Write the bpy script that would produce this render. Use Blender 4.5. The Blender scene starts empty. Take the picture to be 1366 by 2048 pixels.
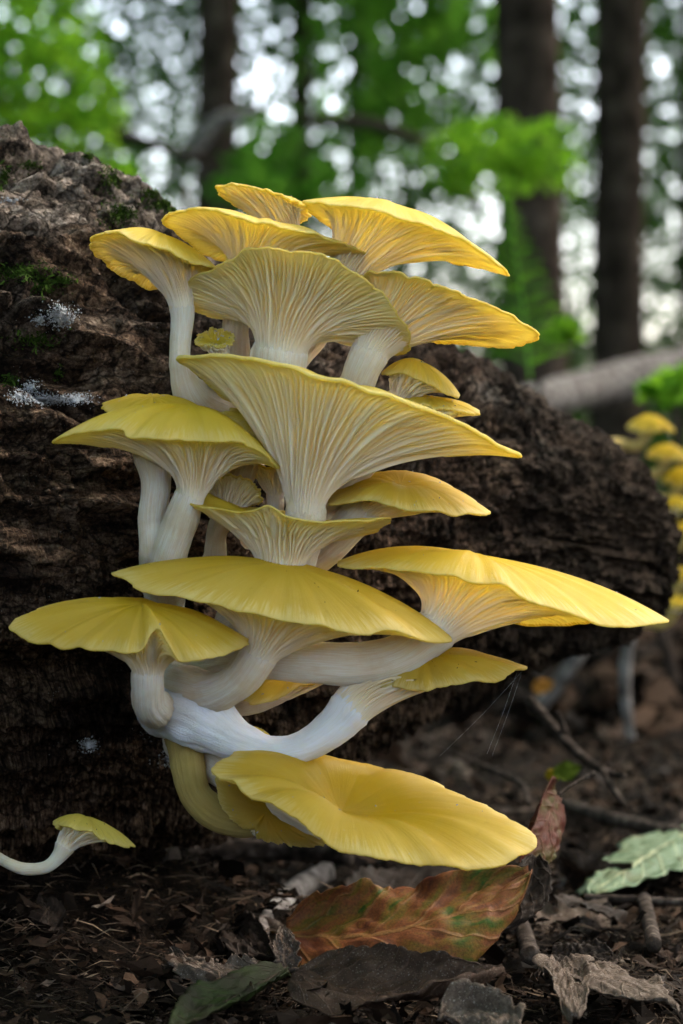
import bpy, math, random
import numpy as np
from mathutils import Vector, Matrix
from mathutils.bvhtree import BVHTree
random.seed(7); rng = np.random.default_rng(7)
SC = bpy.context.scene; COL = SC.collection
# ------------------------------------------------------------------ camera, sky, sun, exposure
H = 0.195; F = 4837.0; D = 0.967; S = 0.0002      # camera height, focal length in photo pixels, distance of the cluster, metres per pixel there
cam = bpy.data.cameras.new('camera'); camo = bpy.data.objects.new('camera', cam); COL.objects.link(camo)
camo.location = (0, 0, H); camo.rotation_euler = (math.radians(90), 0, 0)
cam.sensor_fit = 'VERTICAL'; cam.sensor_height = 36.0; cam.lens = 85.0
cam.clip_start = 0.05; cam.clip_end = 500
cam.dof.use_dof = True; cam.dof.focus_distance = 0.975; cam.dof.aperture_fstop = 10.0; cam.dof.aperture_blades = 8
SC.camera = camo
SUN_EL, SUN_AZ = 48.0, 64.0        # azimuth clockwise from +Y: from the right, beyond the log
w = bpy.data.worlds.new('World'); SC.world = w; w.use_nodes = True
nt = w.node_tree; bg = nt.nodes['Background']
sky = nt.nodes.new('ShaderNodeTexSky'); sky.sky_type = 'NISHITA'; sky.sun_disc = False
sky.sun_elevation = math.radians(SUN_EL); sky.sun_rotation = math.radians(SUN_AZ)
sky.air_density = 1.0; sky.dust_density = 6.0; sky.ozone_density = 1.0
hs = nt.nodes.new('ShaderNodeHueSaturation'); hs.inputs['Saturation'].default_value = .82       # thin overcast
nt.links.new(sky.outputs[0], hs.inputs['Color']); nt.links.new(hs.outputs[0], bg.inputs[0]); bg.inputs[1].default_value = 0.15
sl = bpy.data.lights.new('sun', 'SUN'); sl.energy = 0.5; sl.angle = math.radians(40); sl.color = (1, .94, .85)
so = bpy.data.objects.new('sun', sl); COL.objects.link(so)
az, el = math.radians(SUN_AZ), math.radians(SUN_EL)
sdir = Vector((math.sin(az)*math.cos(el), math.cos(az)*math.cos(el), math.sin(el)))
so.rotation_euler = sdir.to_track_quat('Z', 'Y').to_euler(); so.location = (0, 0, 20)
vs = SC.view_settings; vs.view_transform = 'Standard'; vs.look = 'None'; vs.gamma = 1; vs.use_curve_mapping = False
vs.exposure = 3.2
cy = SC.cycles; cy.use_denoising = True; cy.max_bounces = 6; cy.diffuse_bounces = 4; cy.glossy_bounces = 2; cy.transmission_bounces = 4; cy.transparent_max_bounces = 4
cy.sample_clamp_indirect = 6.0; cy.use_adaptive_sampling = False
try: cy.denoiser = 'OPENIMAGEDENOISE'
except Exception: pass

# ------------------------------------------------------------------ helpers
def W(px, py, d=0.0):
    y = D + d*S
    return np.array([(px-683.0)/F*y, y, H + (1024.0-py)/F*y])
def Wa(L): return np.array([W(*p[:3]) for p in L])
def P(px, py, y): return np.array([(px-683.0)/F*y, y, H+(1024.0-py)/F*y])
def hsh(i, j, k, s):
    n = (i*374761393 + j*668265263 + k*2147483647 + s*974634777) & 0xffffffff
    n = ((n ^ (n >> 13))*1274126177) & 0xffffffff
    n = ((n ^ (n >> 16))*2246822519) & 0xffffffff
    return ((n ^ (n >> 15)) & 0xffffff)/float(0xffffff)
def vn(p, seed=0):
    p = np.asarray(p, float); i = np.floor(p).astype(np.int64); f = p-i; f = f*f*f*(f*(f*6-15)+10)
    a, b, c = i[..., 0], i[..., 1], i[..., 2]; x, y, z = f[..., 0], f[..., 1], f[..., 2]
    def L(t, u, v): return u+(v-u)*t
    r = L(z, L(y, L(x, hsh(a,b,c,seed), hsh(a+1,b,c,seed)), L(x, hsh(a,b+1,c,seed), hsh(a+1,b+1,c,seed))),
             L(y, L(x, hsh(a,b,c+1,seed), hsh(a+1,b,c+1,seed)), L(x, hsh(a,b+1,c+1,seed), hsh(a+1,b+1,c+1,seed))))
    return r*2-1
def fbm(p, o=4, seed=0, g=.5):
    s = 0; a = 1
    for k in range(o): s = s + a*vn(np.asarray(p)*(2.03**k)+k*11.3, seed+k); a *= g
    return s
def nrm(v): return v/(np.linalg.norm(v, axis=-1, keepdims=True)+1e-12)
def empty(name, loc):
    o = bpy.data.objects.new(name, None); o.location = tuple(loc); o.empty_display_size = .01; COL.objects.link(o); return o
def tag(o, label=None, cat=None, group=None, kind=None):
    if label: o['label'] = label
    if cat: o['category'] = cat
    if group: o['group'] = group
    if kind: o['kind'] = kind
    return o
def mesh(name, v, f, mat, gco=None, parent=None, smooth=True, col=None):
    v = np.asarray(v, float); f = np.asarray(f, np.int32)
    if parent is not None: v = v-np.array(parent['_o']) if '_o' in parent else v-np.array(parent.location)
    m = bpy.data.meshes.new(name); k = f.shape[1]
    m.vertices.add(len(v)); m.vertices.foreach_set('co', v.astype(np.float32).ravel())
    m.loops.add(f.size); m.loops.foreach_set('vertex_index', f.ravel())
    m.polygons.add(len(f)); m.polygons.foreach_set('loop_start', np.arange(0, f.size, k, dtype=np.int32))
    m.polygons.foreach_set('use_smooth', np.full(len(f), smooth, bool))
    m.update(calc_edges=True); m.validate()
    if gco is not None:
        a = m.attributes.new('gco', 'FLOAT_VECTOR', 'POINT'); a.data.foreach_set('vector', np.asarray(gco, np.float32).ravel())
    if col is not None:
        a = m.attributes.new('tone', 'FLOAT_COLOR', 'POINT'); c = np.ones((len(v), 4), np.float32); c[:, :3] = col
        a.data.foreach_set('color', c.ravel())
    if mat: m.materials.append(mat)
    o = bpy.data.objects.new(name, m); COL.objects.link(o)
    if parent is not None: o.parent = parent
    return o
def grid_faces(r, c, wrap=True):
    i = np.arange(r-1)[:, None]; j = np.arange(c if wrap else c-1)[None, :]; j2 = (j+1) % c if wrap else j+1
    return np.stack([i*c+j, i*c+j2, (i+1)*c+j2, (i+1)*c+j], -1).reshape(-1, 4)
def spline(Pt, n, closed=False, arc=True):
    Pt = np.asarray(Pt, float); k = len(Pt)
    if closed: Q = np.vstack([Pt[-1], Pt, Pt[:2]]); segs = k
    else: Q = np.vstack([2*Pt[0]-Pt[1], Pt, 2*Pt[-1]-Pt[-2]]); segs = k-1
    t = np.linspace(0, 1, 40, endpoint=False)[:, None]; out = []
    for i in range(segs):
        a, b, c, d = Q[i], Q[i+1], Q[i+2], Q[i+3]
        out.append(.5*((2*b)+(c-a)*t+(2*a-5*b+4*c-d)*t*t+(3*b-a-3*c+d)*t**3))
    out = np.vstack(out+[Q[1:2] if closed else Q[-2:-1]])
    if not arc:
        u = np.linspace(0, 1, len(out))
    else:
        dl = np.linalg.norm(np.diff(out[:, :3], axis=0), axis=1); u = np.concatenate([[0], np.cumsum(dl)]); u /= u[-1]
    s = np.linspace(0, 1, n, endpoint=not closed)
    return np.stack([np.interp(s, u, out[:, q]) for q in range(out.shape[1])], -1)
def frames(C, e1=None):
    T = nrm(np.gradient(C, axis=0)); n = len(C); E = np.zeros((n, 3))
    if e1 is None: e1 = np.array([1., 0, 0]) if abs(T[0, 0]) < .8 else np.array([0, 1., 0])
    e = e1-T[0]*np.dot(e1, T[0]); e /= np.linalg.norm(e)
    for i in range(n):
        e = e-T[i]*np.dot(e, T[i]); e /= np.linalg.norm(e)+1e-12; E[i] = e
    return T, E, np.cross(T, E)
def tube(name, pts, mat, parent=None, ns=16, rows=30, lump=.06, lf=40., ridge=0., seed=0, cap=True):
    pts = np.asarray(pts, float); Q = spline(pts, rows); C, R = Q[:, :3], Q[:, 3]
    T, A, B = frames(C); th = np.arange(ns)/ns*2*np.pi
    ring = A[:, None]*np.cos(th)[None, :, None]+B[:, None]*np.sin(th)[None, :, None]
    V = C[:, None]+ring*R[:, None, None]
    rr = 1+lump*fbm(V*lf, 3, seed)
    if ridge: rr = rr+ridge*np.sin(th*9+3*vn(C*30, seed)[:, None]*1.5)[...]
    V = C[:, None]+ring*(R[:, None]*rr)[..., None]
    L = np.linspace(0, 1, rows)[:, None]*np.ones(ns)
    g = np.stack([np.cos(th)[None]*np.ones((rows, 1)), np.sin(th)[None]*np.ones((rows, 1)), L], -1)
    v = V.reshape(-1, 3); f = grid_faces(rows, ns); g = g.reshape(-1, 3)
    if cap:
        v = np.vstack([v, C[:1], C[-1:]]); a, b = len(v)-2, len(v)-1; j = np.arange(ns); k = (j+1) % ns
        f = np.vstack([f, np.stack([k, j, np.full(ns, a), np.full(ns, a)], -1)[:, [0, 1, 2, 3]]]) if False else f
        tri = np.vstack([np.stack([k, j, np.full(ns, a)], -1), np.stack([(rows-1)*ns+j, (rows-1)*ns+k, np.full(ns, b)], -1)])
        f = np.vstack([f[:, [0, 1, 2]], f[:, [0, 2, 3]], tri]); g = np.vstack([g, [0, 0, 0], [0, 0, 1]])
    return mesh(name, v, f, mat, g, parent)
# ------------------------------------------------------------------ materials
class NB:
    def __init__(s, name):
        s.m = bpy.data.materials.new(name); s.m.use_nodes = True; s.t = s.m.node_tree; s.b = s.t.nodes['Principled BSDF']; s.out = s.t.nodes['Material Output']
    def n(s, typ, **kw):
        x = s.t.nodes.new(typ)
        for k, v in kw.items():
            if k.startswith('i_'):
                key = k[2:]; key = int(key) if key.isdigit() else key.replace('_', ' ')
                s.set(x.inputs[key], v)
            else: setattr(x, k, v)
        return x
    def set(s, inp, v):
        if hasattr(v, 'outputs'): v = v.outputs[0]
        if isinstance(v, bpy.types.NodeSocket): s.t.links.new(v, inp)
        else: inp.default_value = v
    def bs(s, **kw):
        for k, v in kw.items(): s.set(s.b.inputs[k.replace('_', ' ')], v)
    def attr(s, name='gco'): return s.n('ShaderNodeAttribute', attribute_name=name).outputs['Vector']
    def pos(s): return s.n('ShaderNodeNewGeometry').outputs['Position']
    def map(s, vec, scale): return s.n('ShaderNodeMapping', i_Vector=vec, i_Scale=scale).outputs[0]
    def noise(s, vec, scale, det=4, rough=.55, dist=0.): return s.n('ShaderNodeTexNoise', i_Vector=vec, i_Scale=scale, i_Detail=det, i_Roughness=rough, i_Distortion=dist).outputs['Fac']
    def ramp(s, fac, stops, interp='LINEAR'):
        x = s.n('ShaderNodeValToRGB', i_Fac=fac); r = x.color_ramp; r.interpolation = interp
        while len(r.elements) > 1: r.elements.remove(r.elements[-1])
        for i, (p, c) in enumerate(stops):
            e = r.elements[0] if i == 0 else r.elements.new(p)
            e.position = p; e.color = (c if hasattr(c, '__len__') else (c, c, c))+(1,) if hasattr(c, '__len__') else (c, c, c, 1)
        return x.outputs[0]
    def math(s, op, a, b=0.): return s.n('ShaderNodeMath', operation=op, i_0=a, i_1=b).outputs[0]
    def mix(s, fac, a, b, mode='MIX'):
        x = s.n('ShaderNodeMix', data_type='RGBA', blend_type=mode)
        s.set(x.inputs[0], fac); s.set(x.inputs[6], a if not isinstance(a, tuple) else a+(1,)); s.set(x.inputs[7], b if not isinstance(b, tuple) else b+(1,))
        return x.outputs[2]
    def sep(s, v): return s.n('ShaderNodeSeparateXYZ', i_0=v).outputs
    def bump(s, h, strength, dist): return s.n('ShaderNodeBump', i_Strength=strength, i_Distance=dist, i_Height=h).outputs[0]

def mat_cap():
    b = NB('mushroom_cap_skin'); g = b.attr(); r = b.sep(g)[2]
    st = b.noise(b.map(g, (9, 9, .9)), 5, 4, .6); fine = b.noise(b.map(g, (60, 60, 1.2)), 3, 2)
    blot = b.noise(b.pos(), 45, 3)
    oc = b.n('ShaderNodeObjectInfo').outputs['Color']
    rr = b.math('ADD', r, b.math('MULTIPLY', b.math('SUBTRACT', st, .5), .55)); big = b.noise(b.pos(), 22, 3, .6)
    c = b.mix(b.ramp(rr, [(.25, 0.), (1.0, 1.)]), oc, b.mix(.28, oc, (.88, .75, .28)))
    c = b.mix(b.ramp(rr, [(.86, 0.), (1.1, .6)]), c, (.84, .76, .40))
    c = b.mix(b.ramp(big, [(.42, 0.), (.66, .5)]), c, b.mix(.55, oc, (.40, .25, .004)))
    c = b.mix(b.ramp(blot, [(.45, .0), (.75, .35)]), c, b.mix(.35, oc, (.86, .76, .30)))
    c = b.mix(b.math('MULTIPLY', b.ramp(fine, [(.45, 0.), (.8, 1.)]), .2), c, (.74, .63, .20))
    c = b.mix(b.math('MULTIPLY', b.ramp(b.noise(b.pos(), 260, 4, .7), [(.60, 0.), (.72, 1.)]), .35), c, (.40, .24, .03))
    c = b.mix(b.ramp(r, [(1.0, 0.), (1.025, .9)]), c, (.74, .64, .34))
    hgt = b.math('ADD', b.math('MULTIPLY', fine, b.ramp(r, [(.35, .2), (1., 1.)])), b.math('ADD', st, b.math('MULTIPLY', b.noise(b.pos(), 600, 3), .35)))
    b.bs(Base_Color=c, Roughness=b.ramp(blot, [(.3, .34), (.7, .6)]), Normal=b.bump(hgt, .4, .001))
    b.b.inputs['Specular IOR Level'].default_value = .35
    tr = b.n('ShaderNodeBsdfTranslucent', i_Color=b.mix(.6, c, (.93, .76, .09))); mx = b.n('ShaderNodeMixShader', i_0=.56, i_1=b.b, i_2=tr); b.set(b.out.inputs[0], mx.outputs[0])
    return b.m
def mat_gill():
    b = NB('mushroom_gills'); g = b.attr(); s_ = b.sep(g)[2]
    st = b.noise(b.map(g, (14, 14, .6)), 5, 3, .6); blot = b.noise(b.pos(), 38, 3)
    ss = b.math('ADD', s_, b.math('MULTIPLY', b.math('SUBTRACT', blot, .5), .5))
    c = b.ramp(ss, [(0., (.92, .78, .30)), (.10, (.94, .82, .42)), (.35, (.95, .85, .60)), (.65, (.95, .86, .76)), (1., (.92, .86, .84))])
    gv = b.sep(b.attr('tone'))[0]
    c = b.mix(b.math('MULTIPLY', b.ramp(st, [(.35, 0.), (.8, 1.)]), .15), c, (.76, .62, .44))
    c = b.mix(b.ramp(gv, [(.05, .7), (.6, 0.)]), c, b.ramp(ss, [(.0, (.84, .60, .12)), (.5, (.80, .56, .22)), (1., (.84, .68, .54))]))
    b.bs(Base_Color=c, Roughness=.6, Subsurface_Weight=.3, Subsurface_Scale=.004, Normal=b.bump(st, .2, .0006))
    b.b.inputs['Subsurface Radius'].default_value = (1, .75, .3); b.b.inputs['Specular IOR Level'].default_value = .2
    tr = b.n('ShaderNodeBsdfTranslucent', i_Color=(1., .86, .50, 1)); mx = b.n('ShaderNodeMixShader', i_0=.48, i_1=b.b, i_2=tr); b.set(b.out.inputs[0], mx.outputs[0])
    return b.m
def mat_stem(name, base, tan, fuzz):
    b = NB(name); g = b.attr()
    st = b.noise(b.map(g, (12, 12, 1.4)), 4, 5, .7, .3); blot = b.noise(b.pos(), 60, 4); fz = b.noise(b.pos(), 1400, 2)
    c = b.mix(b.ramp(st, [(.42, 0.), (.62, .6)]), base, tan)
    c = b.mix(b.ramp(blot, [(.47, 0.), (.68, .5)]), c, tan)
    hgt = b.math('ADD', st, b.math('MULTIPLY', fz, fuzz))
    b.bs(Base_Color=c, Roughness=.7, Subsurface_Weight=.4, Subsurface_Scale=.004, Normal=b.bump(hgt, .7, .0018))
    b.b.inputs['Subsurface Radius'].default_value = (1, .75, .4); b.b.inputs['Specular IOR Level'].default_value = .25
    return b.m
def mat_bark():
    b = NB('rotten_bark'); p = b.pos(); g = b.attr()
    big = b.noise(p, 16, 4, .6); fl = b.noise(b.map(g, (.8, 2.4, 1)), 1.6, 7, .74, .9); fib = b.noise(b.map(g, (9, 1.1, 1)), 2.2, 5, .7)
    fine = b.noise(p, 520, 4, .75); vor = b.n('ShaderNodeTexVoronoi', i_Vector=p, i_Scale=520).outputs['Distance']
    wp = b.n('ShaderNodeVectorMath', operation='ADD', i_0=b.map(g, (.42, 1.5, 1)), i_1=b.n('ShaderNodeVectorMath', operation='SCALE', i_0=b.n('ShaderNodeTexNoise', i_Vector=p, i_Scale=70., i_Detail=3.).outputs['Color'], i_Scale=.9).outputs[0]).outputs[0]
    edge = b.n('ShaderNodeTexVoronoi', feature='DISTANCE_TO_EDGE', i_Vector=wp, i_Scale=2.4).outputs['Distance']
    cell = b.sep(b.n('ShaderNodeTexVoronoi', i_Vector=wp, i_Scale=2.4).outputs['Color'])[0]
    t = b.sep(b.attr('tone'))
    mixn = b.math('ADD', b.math('MULTIPLY', b.mix(t[2], fl, fib), .6), b.math('MULTIPLY', fine, .4))
    c = b.ramp(mixn, [(.37, (.004, .0025, .002)), (.44, (.022, .013, .009)), (.50, (.075, .045, .029)), (.56, (.17, .108, .072)), (.66, (.36, .27, .20))])
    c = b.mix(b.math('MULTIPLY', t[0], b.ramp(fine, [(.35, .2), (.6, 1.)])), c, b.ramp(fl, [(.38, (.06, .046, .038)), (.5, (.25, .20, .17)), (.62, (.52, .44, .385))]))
    c = b.mix(b.math('MULTIPLY', t[1], .75), c, b.ramp(fine, [(.38, (.012, .007, .005)), (.5, (.05, .026, .018)), (.64, (.17, .09, .06))]))
    end_dark = b.ramp(b.math('ADD', b.sep(p)[0], b.math('MULTIPLY', b.math('SUBTRACT', big, .5), .12)), [(.03, 0.), (.11, .75)])  # darker bark towards the right-hand end of the log
    c = b.mix(end_dark, c, b.ramp(fine, [(.4, (.018, .012, .009)), (.62, (.09, .066, .05))]))
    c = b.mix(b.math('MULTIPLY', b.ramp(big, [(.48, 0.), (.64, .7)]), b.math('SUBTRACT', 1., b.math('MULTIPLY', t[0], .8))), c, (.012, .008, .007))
    c = b.mix(.55, c, b.mix(1., c, b.ramp(cell, [(0., .25), (1., 1.9)]), 'MULTIPLY'))
    c = b.mix(b.ramp(edge, [(.0, .85), (.09, 0.)]), c, (.005, .004, .0035))
    speck = b.math('MULTIPLY', b.ramp(vor, [(.0, 1.), (.16, 0.)]), b.ramp(b.noise(p, 90, 3), [(.5, 0.), (.62, .9)]))
    c = b.mix(speck, c, (.50, .45, .42))
    hgt = b.math('ADD', b.math('ADD', b.math('MULTIPLY', mixn, 1.2), b.math('MULTIPLY', fine, .8)), b.math('ADD', b.math('MULTIPLY', vor, -.25), b.math('MULTIPLY', b.ramp(edge, [(0., 0.), (.15, 1.)]), .45)))
    b.bs(Base_Color=c, Roughness=b.ramp(fine, [(.3, .5), (.7, .85)]), Normal=b.bump(hgt, 1., .006))
    b.b.inputs['Specular IOR Level'].default_value = .03
    return b.m
def mat_simple(name, stops, scale, rough=.8, bump=.4, bdist=.002, det=5, sss=0., trans=0.):
    b = NB(name); n = b.noise(b.pos(), scale, det, .65)
    b.bs(Base_Color=b.ramp(n, stops), Roughness=rough, Normal=b.bump(n, bump, bdist), Subsurface_Weight=sss, Subsurface_Scale=.003)
    b.b.inputs['Specular IOR Level'].default_value = .03
    return b.m
def mat_tone(name, rough=.8, trans=0., mul=1.0, nscale=300, nbump=.4):
    b = NB(name); t = b.attr('tone'); n = b.noise(b.pos(), nscale, 4, .65)
    c = b.mix(b.ramp(n, [(.3, .45), (.7, 0.)]), t, (.01, .008, .007))
    b.bs(Base_Color=c, Roughness=rough, Normal=b.bump(n, nbump, .001)); b.b.inputs['Specular IOR Level'].default_value = .03
    if trans:
        tr = b.n('ShaderNodeBsdfTranslucent', i_Color=t); mx = b.n('ShaderNodeMixShader', i_0=trans, i_1=b.b, i_2=tr)
        b.set(b.out.inputs[0], mx.outputs[0])
    return b.m
def mat_leaf(name, stops, scale=60, veins=7., vein=(.35, .25, .15), rough=.6, trans=.15, slope=.55, speck=.0, along=False):
    b = NB(name); g = b.attr(); u, v, _ = b.sep(g)[:3]; p = b.pos()
    av = b.math('ABSOLUTE', v); n = b.noise(p, scale, 5, .6, .4); fine = b.noise(p, 900, 3, .7)
    if along:
        uu = b.math('SUBTRACT', b.math('MULTIPLY', u, 9.), b.math('MULTIPLY', av, 2.4))
        n = b.math('ADD', b.math('MULTIPLY', n, .45), b.math('MULTIPLY', b.noise(b.n('ShaderNodeCombineXYZ', i_0=uu, i_1=b.math('MULTIPLY', v, 1.1)).outputs[0], 1.0, 4, .6), .55))
    c = b.ramp(n, stops)
    ph = b.math('FRACT', b.math('SUBTRACT', b.math('MULTIPLY', u, veins), b.math('MULTIPLY', av, veins*slope*.5)))
    vl = b.ramp(ph, [(0., 1.), (.08, 0.), (.92, 0.), (1., 1.)]); mid = b.ramp(av, [(.02, 1.), (.06, 0.)])
    vm = b.math('MAXIMUM', b.math('MULTIPLY', vl, .6), mid)
    c = b.mix(vm, c, vein); c = b.mix(b.ramp(fine, [(.35, .5), (.6, 0.)]), c, (.02, .014, .01))
    if speck: c = b.mix(b.math('MULTIPLY', b.ramp(b.noise(p, 1500, 2), [(.62, 0.), (.7, 1.)]), speck), c, (.5, .44, .4))
    hgt = b.math('ADD', b.math('MULTIPLY', fine, .35), b.math('ADD', vm, b.math('MULTIPLY', n, .5)))
    b.bs(Base_Color=c, Roughness=rough, Normal=b.bump(hgt, .6, .0012)); b.b.inputs['Specular IOR Level'].default_value = .08
    tr = b.n('ShaderNodeBsdfTranslucent', i_Color=c); mx = b.n('ShaderNodeMixShader', i_0=trans, i_1=b.b, i_2=tr); b.set(b.out.inputs[0], mx.outputs[0])
    return b.m
M_CAP, M_GILL = mat_cap(), mat_gill()
M_STEM = mat_stem('mushroom_stem', (.90, .84, .77), (.66, .46, .25), .4)
M_MYC = mat_stem('mycelium_stem', (.86, .86, .94), (.74, .68, .64), .5)
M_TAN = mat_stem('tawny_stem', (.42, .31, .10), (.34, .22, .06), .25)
M_BARK = mat_bark()
M_SOIL = mat_simple('forest_soil', [(.35, (.0016, .0011, .0008)), (.55, (.006, .004, .0028)), (.72, (.025, .0155, .010))], 130, .9, .8, .004)
M_LIT = mat_tone('leaf_litter_bits', .75)
M_MOSS = mat_tone('moss_green', .8, .3)
M_FOL = mat_tone('backlit_leaf', .5, .5, nscale=40, nbump=.0)
M_TRUNK = mat_simple('tree_bark', [(.35, (.014, .010, .008)), (.55, (.045, .032, .026)), (.7, (.09, .068, .056))], 12, .9, .7, .01)
M_PALE = mat_simple('weathered_wood', [(.35, (.04, .034, .032)), (.52, (.14, .12, .115)), (.7, (.28, .26, .25))], 55, .85, .6, .003)
M_TWIG = mat_simple('twig_bark', [(.35, (.010, .0075, .006)), (.55, (.045, .033, .027)), (.72, (.14, .11, .095))], 160, .8, .7, .002)
M_WHITE = mat_simple('mycelium_white', [(.35, (.20, .20, .21)), (.65, (.55, .56, .60))], 500, .85, .5, .001)

# ------------------------------------------------------------------ ground
LDIR = np.array([.87, .5, 0]); LDIR /= np.linalg.norm(LDIR); LO = np.array([-.16, 1.178, 0.]); dz = H-.17
def ground_h(x, y):
    p = np.stack([x, y, x*0], -1)
    z = .008*fbm(p*9, 3, 3)+.005*fbm(p*40, 3, 5)-.010
    t = (x-LO[0])*LDIR[0]+(y-LO[1])*LDIR[1]; pr = (x-LO[0])*LDIR[1]-(y-LO[1])*LDIR[0]        # soil banked against the log
    z = z+.050*np.exp(-(pr/.15)**2)*np.clip((.16-t)/.16, 0, 1)
    return z
def axis_grid(a, b, fine0, fine1, step, coarse):
    L = []; x = fine0
    while x < fine1: L.append(x); x += step
    k = step
    while x < b: L.append(x); k = min(k*1.12, coarse); x += k
    L.append(b); x = fine0; k = step
    while x > a: k = min(k*1.12, coarse); x -= k; L.append(x)
    return np.array(sorted(set(L)))
gx = axis_grid(-60, 60, -.4, .5, .0055, 6.); gy = axis_grid(-4, 90, .75, 1.7, .0055, 6.)
X, Y = np.meshgrid(gx, gy); Z = ground_h(X, Y)
gr = mesh('ground', np.stack([X, Y, Z], -1).reshape(-1, 3), grid_faces(len(gy), len(gx), False), M_SOIL); tag(gr, kind='structure')

# ------------------------------------------------------------------ the log
LOGP = [(-1.2, .188, .215), (-.6, .186, .21), (-.3, .182, .203), (-.1, .173, .187), (0, .166, .175), (.045, .159, .161), (.09, .153, .147), (.17, .157, .120), (.24, .163, .094), (.30, .156, .071), (.345, .152, .058), (.37, .150, .044), (.388, .146, .02)]
lp = np.array([list(LO+LDIR*t+np.array([0, 0, z+dz]))+[r] for t, z, r in LOGP])
def build_log():
    Q0 = spline(lp, 4000); t0 = (Q0[:, :3]-LO) @ LDIR
    tt = np.concatenate([np.linspace(-1.2, -.13, 60)[:-1], np.linspace(-.13, t0[-1], 500)]); NR = len(tt)
    Q = np.stack([np.interp(tt, t0, Q0[:, k]) for k in range(4)], -1); C, R = Q[:, :3], Q[:, 3]
    side = np.cross(LDIR, [0, 0, 1.]); up = np.array([0, 0, 1.])
    th = np.concatenate([np.linspace(-1.45, 1.95, 430, endpoint=False), np.linspace(1.95, 2*np.pi-1.45, 70, endpoint=False)]); NS = len(th)
    ring = side[None, None]*np.cos(th)[None, :, None]+up[None, None]*np.sin(th)[None, :, None]
    V = C[:, None]+ring*R[:, None, None]
    t = (C-LO) @ LDIR
    # bark coordinates: along the log, and arc length round it
    uv = np.stack([t[:, None]*np.ones(NS), R[:, None]*np.cos(th)[None], R[:, None]*np.sin(th)[None]], -1)
    wob = .15*fbm(uv*6, 2, 50)[..., None]
    st = np.stack([uv[..., 0]*5, uv[..., 1]*34, uv[..., 2]*34], -1)+wob*2
    def ridged(q, o, sd):
        r_ = 0; a_ = 1.
        for k in range(o): r_ = r_+a_*(1-np.abs(vn(q*(2.1**k)+k*7.7, sd+k)))**2; a_ *= .55
        return r_
    rid = ridged(st, 4, 60)                                            # long ridges and furrows
    led = fbm(np.stack([uv[..., 0]*3, uv[..., 1]*9, uv[..., 2]*9], -1), 2, 70)
    wv = fbm(uv*7, 3, 80)
    saw = ((th[None]*R[:, None]*17+.8*wv+uv[..., 0]*2.2) % 1.0)          # overhanging flakes: slow rise, quick drop
    steps = np.where(saw < .82, saw/.82, (1-saw)/.18)*np.clip(.6+.9*fbm(uv*9, 2, 83), 0, 1.4)
    chunk = ridged(np.stack([uv[..., 0]*9, uv[..., 1]*64, uv[..., 2]*64], -1)+wob*3, 4, 87)
    fin = fbm(np.stack([uv[..., 0]*36, uv[..., 1]*190, uv[..., 2]*190], -1), 4, 90, .6)
    fib = fbm(np.stack([uv[..., 0]*420, uv[..., 1]*50, uv[..., 2]*50], -1), 3, 95, .6)
    pit = np.clip(fbm(uv*np.array([14, 40, 40]), 3, 97)-.5, 0, 1)
    sc = np.clip(R/.16, .25, 1)[:, None]
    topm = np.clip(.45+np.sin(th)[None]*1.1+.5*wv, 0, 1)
    cq = np.stack([uv[..., 0]*9, uv[..., 1]*42, uv[..., 2]*42], -1)+wob*6
    crack = np.exp(-(vn(cq, 130)/.07)**2)*np.clip(.3+1.5*vn(uv*14, 133), 0, 1)+.6*np.exp(-(vn(cq*2.3, 131)/.09)**2)*np.clip(.2+1.5*vn(uv*25, 134), 0, 1)
    grain = ridged(np.stack([uv[..., 0]*14, uv[..., 1]*120, uv[..., 2]*120], -1)+wob*4, 3, 110)
    disp = (.0085*(rid-1.1)*(.45+.55*topm)+.006*led+.011*(steps-.35))*sc+.0062*(chunk-.9)+.0020*(grain-.9)*(.25+.75*topm)+.0018*fin+.0026*fib*(1-.7*topm)-.022*pit-.010*crack
    V = V+ring*disp[..., None]
    # flaky edges: push the sheltered face of each ledge inward
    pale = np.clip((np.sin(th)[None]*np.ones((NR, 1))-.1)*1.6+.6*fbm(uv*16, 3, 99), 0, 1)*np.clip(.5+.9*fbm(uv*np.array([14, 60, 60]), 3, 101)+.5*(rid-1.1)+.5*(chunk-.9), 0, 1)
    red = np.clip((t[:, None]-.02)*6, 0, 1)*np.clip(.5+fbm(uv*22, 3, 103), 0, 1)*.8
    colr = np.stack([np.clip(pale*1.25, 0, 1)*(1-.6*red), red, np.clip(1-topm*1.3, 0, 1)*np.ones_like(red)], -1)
    gco = np.stack([uv[..., 0]*40, np.ones((NR, 1))*th[None]*R[:, None]*40, uv[..., 0]*0], -1)
    root = empty('fallen_log', (LO[0], LO[1], 0))
    tag(root, 'thick rotten log with ridged brown bark that the yellow mushrooms grow from', 'log')
    v = V.reshape(-1, 3); f = grid_faces(NR, NS)
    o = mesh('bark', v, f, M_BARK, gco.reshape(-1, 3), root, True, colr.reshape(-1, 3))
    return root, BVHTree.FromPolygons([tuple(a) for a in v], [tuple(int(k) for k in q) for q in f[::1]])
LOG, LBVH = build_log()
def on_log(px, py):
    d = Vector(P(px, py, 1.)-np.array([0, 0, H])).normalized(); h = LBVH.ray_cast(Vector((0, 0, H)), d)
    return (np.array(h[0]), np.array(h[1])) if h[0] else (None, None)

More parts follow.
